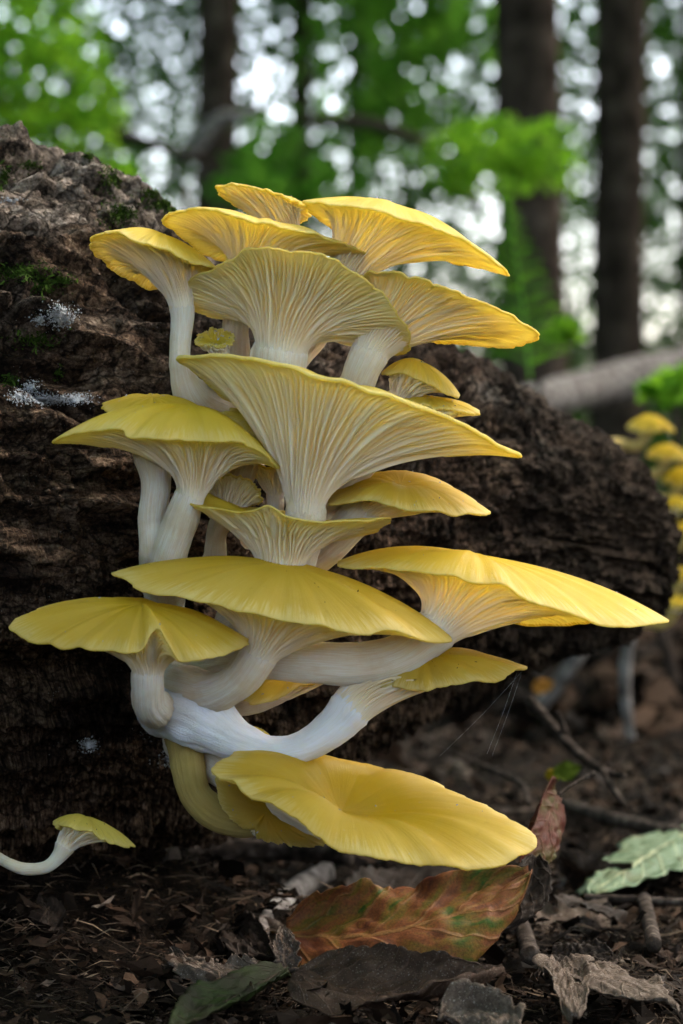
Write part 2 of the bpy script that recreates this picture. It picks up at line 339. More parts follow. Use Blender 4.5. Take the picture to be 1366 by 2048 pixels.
# ------------------------------------------------------------------ mushrooms
GOLD, MID, PALE_ = (.52, .325, .001), (.62, .43, .003), (.82, .66, .13)
GROUP = 'golden oyster mushrooms in the cluster'
def mushroom(label, rim, c, stem, h=20, p=2.4, dip=0, dipw=.35, N=28, gh=11, lip=4.5, a=.42, b=.6, Lj=None, n=None, wav=3.0, ser=2.0, tint=MID,
             k2=.5, stem_mat=None, name='oyster_mushroom', W_=W, lump=.05, seed=None, group=GROUP, fold=6, specks=16, cat='mushroom'):
    seed = seed if seed is not None else (hash(label) & 0) + len(label)*7+int(c[0])
    q = lambda L: np.array([W_(*z[:3]) for z in L])
    u = S*(q([c])[0][1]/D)                                   # one photo pixel at this depth, in metres
    Rc = q(rim); c3 = q([c])[0]
    if n is None:
        nn = np.zeros(3)
        for i in range(len(Rc)): nn += np.cross(Rc[i]-c3, Rc[(i+1) % len(Rc)]-c3)
        nn = nrm(nn); nn = nn if nn[2] > 0 else -nn
    else: nn = nrm(np.array(n, float))
    def rimcurve(m):
        R = spline(Rc, m, True); th = np.arange(m)/m*2*np.pi; cs = np.stack([np.cos(th), np.sin(th), th*0], -1)
        out = R-c3; out = nrm(out-nn*(out @ nn)[:, None])
        R = R+nn*(wav*u*fbm(cs*4.5+seed, 3, seed))[:, None]+out*(u*(wav*1.5*fbm(cs*6+seed, 3, seed+3)+ser*fbm(cs*28, 2, seed+5)-14*np.clip(vn(cs*11+seed, seed+6)-.5, 0, 1)))[:, None]
        return R, out, cs
    # --- stem centre line
    sp = np.array([list(W_(*z[:3]))+[z[3]*u] for z in stem]); SL = spline(sp, 60); SCn, SR = SL[:, :3], SL[:, 3]
    dl = np.concatenate([[0], np.cumsum(np.linalg.norm(np.diff(SCn, axis=0), axis=1))])
    mr = np.mean(np.linalg.norm(Rc-c3, axis=1)); LJ = (Lj*u if Lj else min(.75*mr, .5*dl[-1]))
    tup = nrm(SCn[0]-SCn[3])
    e1 = np.cross(nn, [0.3, 1., .2]); e1 = nrm(e1); e2 = np.cross(nn, e1)
    ax = np.cross(nn, tup); sa = np.linalg.norm(ax); ang = math.atan2(sa, float(nn @ tup))
    rot = np.array(Matrix.Rotation(ang, 3, Vector(ax)).copy()) if sa > 1e-5 else np.eye(3)
    T, A, B = frames(SCn, rot @ e1)
    if np.dot(B[0], rot @ e2) < 0: B = -B
    base = SCn[-1]; root = empty(name, base); tag(root, label, cat, group)
    # --- cap
    m = 170; R, out, cs = rimcurve(m)
    r = np.concatenate([np.linspace(0, .7, 14)[:-1], np.linspace(.7, 1, 12)]); r[0] = .004
    prof = h*u*(1-r**p)-dip*u*np.exp(-(r/dipw)**2)
    V = c3+(R-c3)[None]*r[:, None, None]+nn*prof[:, None, None]
    fo = fbm(np.concatenate([cs[:, :2]*2.2+seed, np.zeros((m, 1))], 1), 3, seed+9)
    V = V+nn*(fold*u*fo[None]*(r*(1-r**3))[:, None])[..., None]
    d2 = nrm(c3-R)                                            # inward along the rim's own slope
    V = np.concatenate([V, [R+out*lip*.28*u-nn*lip*.45*u], [R+out*lip*.1*u-nn*lip*.9*u], [R-out*lip*.5*u-nn*lip*1.05*u], [R+d2*lip*2.2*u-nn*lip*.5*u]])
    rr = np.concatenate([r, [1.02, 1.03, 1.04, 1.05]])
    g = np.concatenate([np.repeat(cs[None, :, :2]+seed*.37, len(rr), 0), np.repeat(rr[:, None, None], m, 1)], -1)
    co = mesh('cap', V.reshape(-1, 3), grid_faces(len(rr), m), M_CAP, g.reshape(-1, 3), root); co.color = tuple(tint)+(1,)
    # --- specks of debris lying on the cap skin
    if specks:
        rs = np.random.default_rng(seed+50); ii = rs.integers(3, 22, specks); jj = rs.integers(0, m, specks); pc = V[ii, jj]
        e_ = nrm(rs.normal(0, 1, (specks, 3))); f_ = nrm(np.cross(e_, nn)); L_ = u*(1.2+3.5*rs.random((specks, 1))**2)
        vv = np.stack([pc-e_*L_, pc+f_*L_*.45+nn*u, pc+e_*L_+nn*u*1.2, pc-f_*L_*.45+nn*u, pc+nn*u*1.8], 1).reshape(-1, 3); kk = np.arange(specks)[:, None]*5
        tag(mesh('debris_specks', vv, np.vstack([kk+[0, 1, 4], kk+[1, 2, 4], kk+[2, 3, 4], kk+[3, 0, 4]]), M_WHITE if seed % 3 else M_TWIG, None, root), kind='stuff')
    # --- gills
    per = 24; NG = N*per; R2, out2, cs2 = rimcurve(NG)
    P0 = R2-nn*lip*.8*u-out2*lip*.25*u
    phi = np.unwrap(np.arctan2((R2-c3) @ e2, (R2-c3) @ e1)); sg = np.sign(phi[-1]-phi[0])
    uni = sg*np.arange(NG)/NG*2*np.pi; uni += np.mean(phi-uni); ph = .55*phi+.45*uni
    j = int(np.searchsorted(dl, LJ)); j = min(max(j, 2), 58)
    Qp = SCn[j]+(A[j]*np.cos(ph)[:, None]+B[j]*np.sin(ph)[:, None])*SR[j]*.965
    P1 = P0+(c3-P0)*a+nn*b*h*u-nn*(dip*u*.3); P2 = Qp-T[j]*LJ*k2
    s = np.concatenate([np.linspace(0, .2, 9)[:-1], np.linspace(.2, 1, 22)])[:, None, None]
    G = (1-s)**3*P0+3*(1-s)**2*s*P1+3*(1-s)*s*s*P2+s**3*Qp
    ss = s[:, 0, 0]; tang = nrm(np.roll(G, -1, 1)-np.roll(G, 1, 1)); ds = np.gradient(G, axis=0); NV = nrm(np.cross(ds, tang))
    if np.mean(NV[2] @ nn) > 0: NV = -NV
    envw = np.sin(np.pi*np.clip(ss, 0, 1))
    G = G+tang*(u*4.5*envw[:, None]*fbm(np.stack(np.broadcast_arrays(cs2[None, :, 0]*7, cs2[None, :, 1]*7, ss[:, None]*3+seed), -1), 2, seed+21))[..., None]
    colid = np.arange(NG); Hh = np.zeros((len(ss), NG)); rg = np.random.default_rng(seed+1)
    env = np.interp(ss, [0, .05, .25, .6, .9, 1], [.18, .45, 1, 1, .45, .0])
    for off, reach in ((0, 1.1), (12, .95), (6, .55), (18, .42), (3, .16), (9, .2), (15, .14), (21, .18)):
        cc = np.arange(N)*per+off; L = reach*(1+.35*(rg.random(N)-.5)); hh = .75+.5*rg.random(N); jit = rg.normal(0, .35, N)
        for w_ in range(-5, 6):
            ww = 1.25+1.9*np.clip(ss, 0, 1)
            val = np.exp(-np.abs((w_-jit)[None]/ww[:, None])**2.2)*hh[None]*np.clip((L[None]-ss[:, None])*9, 0, 1)
            idx = (cc+w_) % NG; Hh[:, idx] = np.maximum(Hh[:, idx], val)
    spread = np.linalg.norm(np.roll(G, -1, 1)-G, axis=-1)*12     # local spacing of the full gills
    amp = np.minimum(gh*u, spread*1.4)
    G = G+NV*(env[:, None]*amp*(Hh-.25))[..., None]
    g = np.concatenate([np.repeat(cs2[None, :, :2]+seed*.37, len(ss), 0), np.repeat(ss[:, None, None], NG, 1)], -1)
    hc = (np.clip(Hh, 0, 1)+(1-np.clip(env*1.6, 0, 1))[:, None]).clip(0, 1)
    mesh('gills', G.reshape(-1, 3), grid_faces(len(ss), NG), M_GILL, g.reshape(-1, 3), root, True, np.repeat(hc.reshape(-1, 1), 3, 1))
    # --- stem
    j0 = max(1, int(np.searchsorted(dl, LJ*.45))); idx = np.arange(j0, 60); ns = 56; th = np.arange(ns)/ns*2*np.pi
    ring = A[idx][:, None]*np.cos(th)[None, :, None]+B[idx][:, None]*np.sin(th)[None, :, None]
    tt = (dl[idx]/dl[-1])
    rad = SR[idx].copy(); rad[idx < j] = np.minimum(rad[idx < j], SR[j]*.9)
    Vs = SCn[idx][:, None]+ring*rad[:, None, None]
    ridg = np.cos(th[None]*17+2.5*fbm(np.stack(np.broadcast_arrays(np.cos(th)[None]*1.5, np.sin(th)[None]*1.5, tt[:, None]*5), -1), 2, seed))
    rf = 1+lump*fbm(Vs/u/40, 3, seed+31)+.03*ridg*(1-.5*tt)[:, None]+.022*fbm(np.stack(np.broadcast_arrays(np.cos(th)[None]*9, np.sin(th)[None]*9, tt[:, None]*5), -1), 2, seed+77)
    Vs = SCn[idx][:, None]+ring*(rad[:, None]*rf)[..., None]
    g = np.stack(np.broadcast_arrays(np.cos(th)[None]+seed, np.sin(th)[None], tt[:, None]*(dl[-1]/u/300)), -1)
    v = np.vstack([Vs.reshape(-1, 3), SCn[-1:]]); f = grid_faces(len(idx), ns); k = np.arange(ns); l0 = (len(idx)-1)*ns
    f = np.vstack([f[:, [0, 1, 2]], f[:, [0, 2, 3]], np.stack([l0+k, l0+(k+1) % ns, np.full(ns, len(v)-1)], -1)])
    mesh('stem', v, f, stem_mat or M_STEM, np.vstack([g.reshape(-1, 3), [[0, 0, 1]]]), root)
    return root

mushroom('topmost pale cap with long drooping edge above the cluster',
  [(611,402,-20),(640,403,-60),(691,409,-95),(746,418,-110),(820,440,-110),(893,462,-95),(950,492,-70),(1017,545,-10),(966,534,70),(929,528,100),(893,517,120),(856,506,135),(800,492,150),(720,475,150),(650,445,110),(612,415,40)],
  (760,450,20), [(745,440,20,40),(722,490,25,48),(690,550,50,44),(640,640,110,38),(560,740,200,36),(480,800,330,36)], h=46, p=2.2, tint=PALE_, Lj=110)
mushroom('small pale cap tucked behind the top of the cluster',
  [(433,375,60),(462,366,40),(520,376,30),(570,392,40),(605,404,60),(620,430,110),(560,450,150),(490,420,140),(450,395,100)],
  (545,415,90), [(550,410,90,22),(570,450,100,26),(590,520,130,26),(560,640,200,26),(500,760,320,30)], h=20, p=2.2, N=26, tint=PALE_, Lj=60)
mushroom('broad cap second from the top with white gills facing down',
  [(324,437,-10),(370,416,-60),(424,418,-90),(479,432,-105),(516,443,-108),(571,455,-100),(620,463,-85),(670,478,-65),(730,507,-10),(655,507,70),(600,505,90),(520,520,110),(440,520,110),(388,492,80),(351,462,40)],
  (520,470,0), [(520,462,0,34),(505,500,10,40),(490,560,40,34),(472,650,90,27),(470,720,150,30),(440,790,330,36)], h=24, p=2.4, tint=PALE_, Lj=90)
mushroom('single cap on a tall curved white stem against the bark',
  [(179,482,-20),(205,466,-60),(245,466,-90),(278,482,-100),(315,490,-105),(355,508,-100),(388,524,-85),(428,532,-40),(418,548,30),(370,565,60),(318,575,70),(285,571,70),(260,557,60),(223,535,40),(190,506,10)],
  (318,505,-15), [(325,500,-15,26),(345,545,-10,42),(364,620,-5,25),(360,690,0,21),(362,740,10,23),(385,790,60,36),(430,815,200,44),(440,830,330,40)], h=42, p=2.0, tint=MID, Lj=115, N=34)
mushroom('cap tipped up to show its fan of white gills',
  [(366,570,-20),(406,543,-60),(461,519,-90),(501,497,-110),(552,496,-120),(600,502,-122),(650,511,-120),(691,529,-112),(746,569,-90),(790,616,-60),(827,686,0),(783,706,70),(720,690,120),(640,650,150),(540,625,150),(450,632,110),(400,622,50),(370,598,0)],
  (590,600,10), [(590,610,10,50),(575,650,10,56),(562,705,5,54),(560,760,30,48),(530,830,120,44),(470,880,300,50)], h=-6, p=2, dip=20, N=31, gh=12, tint=PALE_, Lj=95, k2=.6)
mushroom('right hand pale cap with flat drooping tip under the topmost cap',
  [(720,546,-20),(783,540,-70),(838,553,-90),(893,574,-90),(966,601,-80),(1039,638,-50),(1080,668,-10),(1036,688,50),(995,694,70),(929,688,90),(875,682,110),(800,660,130),(735,610,90),(714,570,30)],
  (815,600,20), [(800,605,20,44),(765,660,20,48),(728,730,20,36),(700,790,70,36),(620,870,200,36),(500,900,330,40)], h=20, p=2.2, N=29, tint=PALE_, Lj=115, gh=10)
mushroom('large trumpet shaped cap spreading across the middle of the cluster',
  [(357,714,-40),(406,708,-100),(461,708,-140),(516,716,-170),(560,727,-185),(597,736,-192),(633,751,-195),(688,760,-195),(743,778,-190),(798,792,-180),(853,815,-165),(926,846,-130),(999,886,-80),(1036,909,-40),(963,890,20),(919,876,40),(871,874,55),(816,866,70),(740,850,90),(640,835,90),(560,830,70),(505,812,40),(450,790,0),(405,752,-30)],
  (655,790,-70), [(660,800,-70,60),(640,850,-75,70),(622,920,-75,58),(612,1000,-70,42),(604,1080,-30,40),(560,1180,100,44),(470,1250,330,50)], h=22, p=2.6, N=31, gh=14, tint=PALE_, Lj=215, k2=.42, a=.33, b=.3, lip=8)
mushroom('small brown stained cap half hidden beside the big trumpet',
  [(765,742,40),(798,744,20),(853,762,15),(889,783,20),(920,792,40),(900,775,90),(850,750,120),(790,735,110)],
  (820,752,60), [(820,752,60,18),(800,790,70,22),(760,850,120,24),(660,900,330,26)], h=36, p=2.2, N=20, Lj=45, tint=MID)
mushroom('thin yellow cap edge showing just behind the big trumpet',
  [(780,790,60),(850,812,30),(911,820,20),(960,829,40),(940,812,90),(880,796,120),(800,780,120)],
  (860,805,70), [(850,805,70,18),(820,850,80,22),(740,900,150,24),(640,930,330,26)], h=12, p=2.2, N=20, Lj=50, tint=MID)
mushroom('little wavy edged cap on a white stem below the big trumpet',
  [(745,880,0),(775,893,-20),(798,890,-25),(823,902,-25),(853,900,-20),(885,901,0),(860,878,50),(816,868,60),(770,866,50)],
  (800,884,15), [(790,884,15,20),(755,905,15,24),(715,945,20,26),(670,1000,60,28),(560,1060,330,32)], h=12, p=2.2, N=20, Lj=55, tint=MID)
mushroom('left hand cap with a folded white edge over two stems',
  [(109,881,-120),(135,868,-150),(168,862,-165),(200,855,-170),(241,852,-178),(252,872,-185),(285,873,-188),(336,877,-190),(409,881,-188),(464,879,-180),(490,887,-170),(534,908,-140),(559,932,-110),(545,915,-40),(490,880,20),(420,860,50),(340,855,60),(260,868,40),(210,880,-10),(153,882,-70)],
  (375,860,-80), [(380,868,-80,50),(385,910,-80,54),(385,972,-80,32),(362,1040,-60,34),(338,1110,-20,36),(330,1160,80,40),(330,1200,300,44)], h=52, p=3.0, N=29, gh=12, tint=MID, Lj=115, b=.3, fold=10)
mushroom('thin yellow cap on its own stem behind the left hand cap',
  [(205,812,-10),(240,830,-40),(300,850,-50),(370,840,-40),(400,818,0),(370,808,60),(300,800,80),(240,800,50)],
  (305,822,10), [(300,830,10,40),(300,880,10,46),(312,960,0,30),(305,1040,0,28),(306,1110,20,28),(310,1170,300,34)], h=30, p=2.4, N=24, tint=MID, Lj=80)
mushroom('yellow cap with scalloped edge to the right of the trumpet stem',
  [(655,1004,-40),(688,1003,-80),(736,999,-100),(780,1007,-110),(823,1018,-110),(871,1018,-100),(911,1029,-80),(936,1023,-60),(950,1027,-45),(978,1025,-10),(940,998,60),(880,965,100),(800,950,120),(720,955,110),(670,975,50)],
  (800,985,0), [(790,985,0,34),(740,1010,10,40),(690,1060,30,36),(620,1120,100,36),(500,1180,330,40)], h=34, p=2.4, dip=18, dipw=.3, N=32, tint=GOLD, Lj=70)
mushroom('small funnel cap with a turned up left lip and wavy white gills',
  [(358,988,-60),(380,1004,-100),(431,1016,-135),(483,1022,-150),(519,1016,-155),(541,1013,-155),(578,1031,-160),(633,1042,-160),(688,1041,-150),(743,1039,-130),(778,1036,-90),(770,1050,-40),(743,1062,0),(690,1050,40),(620,1030,60),(550,1016,50),(480,1008,30),(428,992,0),(391,974,-20),(370,971,-40)],
  (560,1040,-60), [(560,1052,-60,48),(565,1080,-60,58),(562,1122,-58,52),(556,1180,-30,46),(520,1250,80,46),(450,1300,330,50)], h=-4, p=2, dip=14, N=29, gh=12, tint=MID, Lj=75, k2=.5)
mushroom('wide golden cap sweeping down to the right over a ribbed stem',
  [(228,1145,-130),(254,1157,-155),(279,1176,-172),(312,1189,-185),(353,1192,-195),(394,1203,-205),(435,1208,-212),(472,1220,-218),(512,1225,-222),(560,1238,-226),(629,1247,-228),(687,1260,-225),(739,1264,-218),(783,1260,-210),(827,1271,-190),(862,1282,-165),(903,1274,-120),(860,1245,-40),(780,1215,20),(680,1185,60),(560,1165,70),(440,1150,50),(340,1140,-10),(270,1136,-80)],
  (560,1195,-85), [(560,1200,-85,66),(550,1235,-85,62),(520,1300,-80,44),(478,1360,-65,38),(425,1385,-20,40),(370,1375,60,46),(340,1370,320,50)], h=70, p=2.3, N=31, gh=11, tint=GOLD, Lj=110, b=.35, fold=8)
mushroom('long yellow cap reaching far out on a thick bent stem',
  [(672,1122,-10),(697,1133,-50),(741,1133,-75),(785,1134,-90),(855,1146,-110),(906,1146,-120),(944,1161,-126),(1007,1168,-130),(1058,1199,-130),(1109,1213,-125),(1172,1234,-110),(1216,1247,-95),(1267,1250,-70),(1310,1246,-40),(1338,1241,0),(1270,1240,50),(1185,1243,90),(1102,1249,115),(1039,1246,125),(975,1228,130),(900,1190,130),(800,1150,110),(710,1125,50)],
  (930,1170,0), [(925,1165,0,60),(905,1215,0,66),(868,1262,-10,46),(800,1312,-20,42),(720,1328,-10,43),(620,1325,0,42),(535,1318,40,40),(440,1330,180,42),(380,1340,330,46)], h=66, p=2.5, N=31, gh=10, tint=MID, Lj=100, fold=8)
mushroom('low golden cap on the left with a notch in its front edge',
  [(17,1250,-160),(37,1265,-180),(66,1285,-200),(102,1286,-212),(127,1297,-222),(156,1292,-228),(197,1299,-235),(250,1305,-240),(283,1300,-242),(297,1277,-238),(316,1254,-228),(334,1282,-240),(348,1305,-243),(361,1320,-243),(389,1318,-240),(430,1310,-225),(471,1301,-200),(499,1284,-160),(460,1262,-90),(390,1240,-40),(300,1222,-20),(200,1212,-30),(110,1215,-70),(45,1230,-120)],
  (280,1255,-140), [(290,1262,-140,44),(298,1290,-140,44),(296,1350,-130,33),(296,1395,-100,34),(310,1415,-20,40),(325,1425,300,40)], h=52, p=2.4, N=36, gh=9, tint=GOLD, Lj=80, b=.3, fold=10, seed=77)
mushroom('flat yellow cap low on the right whose stem ends in white fuzz',
  [(722,1376,-20),(785,1371,-50),(842,1377,-65),(906,1367,-70),(944,1358,-68),(994,1362,-55),(1026,1339,-35),(1053,1333,0),(1000,1315,60),(930,1305,90),(850,1310,100),(760,1330,80),(700,1350,30)],
  (850,1350,10), [(830,1340,10,66),(770,1360,5,70),(718,1398,0,52),(672,1450,-5,38),(610,1492,-10,31),(545,1502,-10,30),(478,1482,-5,40),(415,1445,10,60),(365,1425,50,62),(330,1420,200,56),(320,1420,340,50)], h=42, p=2.3, N=36, gh=10, tint=GOLD, Lj=150, stem_mat=M_MYC, lump=.07)
mushroom('yellow cap mostly hidden behind the thick bent stem',
  [(482,1388,60),(502,1406,40),(542,1402,35),(600,1372,40),(680,1352,50),(740,1310,70),(713,1290,150),(640,1286,190),(570,1288,190),(500,1330,130)],
  (610,1340,110), [(600,1345,110,26),(560,1375,120,30),(480,1400,180,34),(400,1400,340,36)], h=14, p=2.3, N=24, tint=MID, Lj=50)
mushroom('tiny yellow cap peeping over the white fuzzy base',
  [(455,1470,50),(500,1480,40),(540,1478,50),(520,1462,80),(480,1452,90)],
  (495,1468,65), [(490,1470,65,12),(470,1490,90,14),(430,1490,180,18),(380,1480,340,20)], h=16, p=2.2, N=14, tint=MID, Lj=20)
mushroom('lowest and broadest cap with a sunken golden centre above the leaves',
  [(428,1536,-120),(437,1553,-140),(468,1558,-160),(480,1573,-170),(499,1591,-180),(530,1598,-195),(561,1613,-205),(605,1641,-225),(636,1672,-240),(673,1697,-250),(717,1707,-255),(785,1717,-258),(841,1728,-258),(891,1728,-252),(941,1738,-246),(997,1728,-225),(1034,1711,-200),(1059,1703,-170),(1067,1669,-130),(1028,1641,-60),(966,1607,0),(903,1580,50),(841,1556,80),(779,1540,90),(717,1525,90),(648,1512,80),(590,1508,50),(540,1503,20),(500,1500,-20),(460,1508,-70)],
  (690,1590,-80), [(680,1668,-80,30),(635,1640,-60,34),(560,1600,-20,34),(480,1560,40,36),(410,1510,120,44),(370,1480,340,50)], h=30, p=3.2, dip=64, dipw=.38, N=29, tint=GOLD, Lj=60, fold=12)
mushroom('shaded cap hanging under the lowest cap with a looping stem',
  [(436,1548,-60),(440,1600,-70),(478,1652,-60),(560,1690,-40),(650,1686,0),(680,1640,20),(610,1590,10),(520,1550,-20)],
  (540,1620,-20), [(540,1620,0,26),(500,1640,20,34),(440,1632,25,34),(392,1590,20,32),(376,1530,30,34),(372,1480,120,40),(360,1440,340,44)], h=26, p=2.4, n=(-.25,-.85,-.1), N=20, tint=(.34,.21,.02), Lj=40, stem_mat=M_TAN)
mushroom('tiny mushroom apart at the log base with a hooked white stem',
  [(110,1650,-20),(132,1652,-60),(154,1656,-68),(184,1661,-72),(202,1677,-68),(246,1691,-50),(264,1690,-20),(240,1675,10),(200,1660,25),(150,1645,25),(115,1642,10)],
  (165,1658,-22), [(160,1658,-22,26),(138,1680,-20,25),(118,1712,-20,15),(92,1734,-18,12),(50,1738,-10,12),(15,1726,10,11),(-20,1705,120,12)], h=26, p=2.3, N=24, gh=6, tint=PALE_, Lj=48, lip=4)
mushroom('tiny cup shaped cap hiding behind the tall curved stem',
  [(388,678,0),(410,689,-20),(443,692,-22),(465,680,0),(455,660,25),(425,656,22)],
  (428,674,0), [(430,685,0,16),(440,705,10,20),(440,750,60,24),(430,800,330,28)], h=4, p=2, dip=16, dipw=.6, N=14, tint=MID, Lj=18)
mushroom('yellow cap wedged between the left cap and the trumpet stem',
  [(445,826,0),(480,850,-30),(520,880,-40),(560,905,-30),(590,880,20),(560,840,50),(500,815,50)],
  (520,855,5), [(520,860,5,20),(505,900,10,24),(480,960,60,26),(440,1020,330,30)], h=22, p=2.4, N=18, tint=MID, Lj=40)
mushroom('small pinkish underside of a cap between the stems',
  [(405,975,20),(440,952,-10),(485,950,-20),(520,980,0),(524,1005,30),(480,1010,70),(430,1000,70)],
  (465,982,30), [(465,990,30,24),(455,1020,30,26),(435,1060,50,20),(430,1110,120,22),(420,1150,330,26)], h=4, p=2, N=20, gh=6, tint=MID, Lj=45)
mushroom('small grey gilled cap deep between the trumpet stem and left cap',
  [(488,922,30),(520,930,5),(550,933,0),(585,938,20),(590,970,60),(560,990,80),(520,960,80)],
  (545,950,45), [(545,955,45,16),(550,985,50,18),(545,1030,90,18),(500,1080,330,22)], h=4, p=2, N=18, gh=8, tint=MID, Lj=35)

FARG = 'distant clump of yellow mushrooms at the end of the log'
for k, (x, y, wd, ht) in enumerate([(1300,848,46,20),(1335,905,40,18),(1362,955,34,26),(1352,1008,30,16),(1368,1062,32,20),(1362,1150,30,16),(1352,1205,34,14)]):
    d = 4300+160*(k % 3)
    mushroom('small yellow mushroom in the distant clump at the end of the log',
      [(x-wd,y+4,d),(x-wd*.5,y+ht*.6,d-wd*.8),(x+wd*.2,y+ht*.7,d-wd),(x+wd*.8,y+ht*.5,d-wd*.6),(x+wd,y+ht*.6,d),(x+wd*.5,y-2,d+wd*.8),(x-wd*.3,y-4,d+wd*.9)],
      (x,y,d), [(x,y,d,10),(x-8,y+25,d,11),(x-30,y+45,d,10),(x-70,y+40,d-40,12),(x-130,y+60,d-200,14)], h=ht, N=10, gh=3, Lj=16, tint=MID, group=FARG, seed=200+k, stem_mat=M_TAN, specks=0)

# ------------------------------------------------------------------ moss and mycelium on the log
def blades(name, pts, nor, ln, wd, colf, mat, parent):
    n = len(pts); dr = nrm(nor+rng.normal(0, .55, (n, 3))+np.array([0, 0, -.15])); sd = nrm(np.cross(dr, rng.normal(0, 1, (n, 3))))
    L = ln*(.5+rng.random(n))[:, None]; w_ = wd*(.6+.8*rng.random(n))[:, None]
    bend = nrm(nor)*L*.2
    v = np.stack([pts-sd*w_, pts+sd*w_, pts+dr*L*.6+sd*w_*.8+bend, pts+dr*L+bend*.3, pts+dr*L*.6-sd*w_*.8+bend], 1).reshape(-1, 3)
    b = np.arange(n)[:, None]*5; f = np.vstack([b+[0, 1, 2], b+[0, 2, 4], b+[4, 2, 3]])
    return mesh(name, v, f, mat, None, parent, True, np.repeat(colf(n), 5, 0))
def scatter_on_log(px, py, rx, ry, n):
    P_, N_ = [], []
    for i in range(n):
        a, r = rng.random()*6.283, abs(rng.normal(0, .5))
        p, q = on_log(px+rx*r*math.cos(a), py+ry*r*math.sin(a))
        if p is not None: P_.append(p); N_.append(q)
    return np.array(P_), np.array(N_)
def moss_col(n):
    t = rng.random((n, 1)); return (1-t)*np.array([.018, .035, .007])+t*np.array([.075, .13, .02])
for (x, y, rx, ry, n) in [(40,545,60,18,420),(90,568,26,20,200),(240,428,34,22,300),(330,408,34,16,260),(72,678,44,16,160),(178,312,14,8,60),(8,350,16,30,90),(222,358,26,34,150),(128,560,30,10,70),(305,385,30,10,120),(355,418,16,14,120),(20,760,20,14,60),(115,745,8,14,36),(60,330,24,12,60)]:
    p, q = scatter_on_log(x, y, rx*1.3, ry*1.25, int(n*1.8))
    if len(p): tag(blades('moss_patch', p-q*.0006, q, .0030, .00045, moss_col, M_MOSS, LOG), kind='stuff')
def grains(name, p, q, size, mat, parent):
    n = len(p); oct_ = np.array([[1,0,0],[-1,0,0],[0,1,0],[0,-1,0],[0,0,1],[0,0,-1]], float); fc = np.array([[0,2,4],[2,1,4],[1,3,4],[3,0,4],[2,0,5],[1,2,5],[3,1,5],[0,3,5]])
    v = (p[:, None]+oct_[None]*(size*(.3+rng.random((n, 1, 1))**2*1.2))*(.6+.8*rng.random((n, 6, 1)))).reshape(-1, 3)
    f = (np.arange(n)[:, None, None]*6+fc[None]).reshape(-1, 3)
    return mesh(name, v, f, mat, None, parent, True)
for (x, y, rx, ry, n) in [(120,632,34,26,700),(78,640,14,12,120),(85,798,50,14,650),(150,798,40,12,420),(35,792,20,14,160),(60,775,20,16,200),(178,1490,18,16,300),(20,400,30,8,60),(300,1445,26,34,300),(350,1520,34,18,220)]:
    p, q = scatter_on_log(x, y, rx*1.1, ry, int(n*2))
    if len(p): tag(grains('mycelium_patch', p-q*.0002, q, .00034, M_WHITE, LOG), kind='stuff')

# ------------------------------------------------------------------ leaves on the ground
def G(px, py, lift=0.):
    y = (H-lift)*F/(py-1024.); return P(px, py, y)
LM = {
 'brown': mat_leaf('dry_brown_leaf', [(.25, (0.0135, 0.0077, 0.0054)), (.5, (0.0423, 0.0239, 0.0162)), (.75, (0.0924, 0.0577, 0.0423))], 90, 9, (.10, .06, .045), .7, .08, speck=.2),
 'autumn': mat_leaf('red_green_leaf', [(.25, (.012, .004, .004)), (.40, (.07, .02, .012)), (.50, (.17, .06, .022)), (.56, (.13, .08, .015)), (.62, (.025, .065, .008)), (.8, (.015, .04, .006))], 34, 6, (.22, .11, .04), .45, .15, along=True),
 'wine': mat_leaf('wine_red_leaf', [(.3, (.025, .007, .006)), (.5, (.09, .022, .015)), (.62, (.06, .045, .010)), (.8, (.04, .08, .010))], 40, 6, (.12, .05, .03), .5, .2),
 'green': mat_leaf('pale_green_leaf', [(.25, (0.1680, 0.0896, 0.0448)), (.36, (0.1232, 0.1456, 0.0672)), (.5, (0.1344, 0.2016, 0.1120)), (.8, (0.1792, 0.2520, 0.1568))], 60, 7, (.48, .50, .30), .5, .25),
 'dark': mat_leaf('dark_green_leaf', [(.3, (0.0072, 0.0058, 0.0036)), (.55, (0.0108, 0.0216, 0.0043)), (.8, (0.0252, 0.0540, 0.0072))], 60, 8, (.03, .02, .014), .7, .1),
 'tan': mat_leaf('tan_leaf', [(.3, (0.0504, 0.0336, 0.0252)), (.55, (0.1092, 0.0798, 0.0630)), (.8, (0.1596, 0.1260, 0.1050))], 140, 6, (.12, .085, .065), .8, .08, speck=.5),
 'umber': mat_leaf('umber_leaf', [(.3, (0.0054, 0.0036, 0.0029)), (.55, (0.0198, 0.0126, 0.0097)), (.8, (0.0504, 0.0360, 0.0288))], 90, 7, (.05, .035, .028), .6, .05),
}
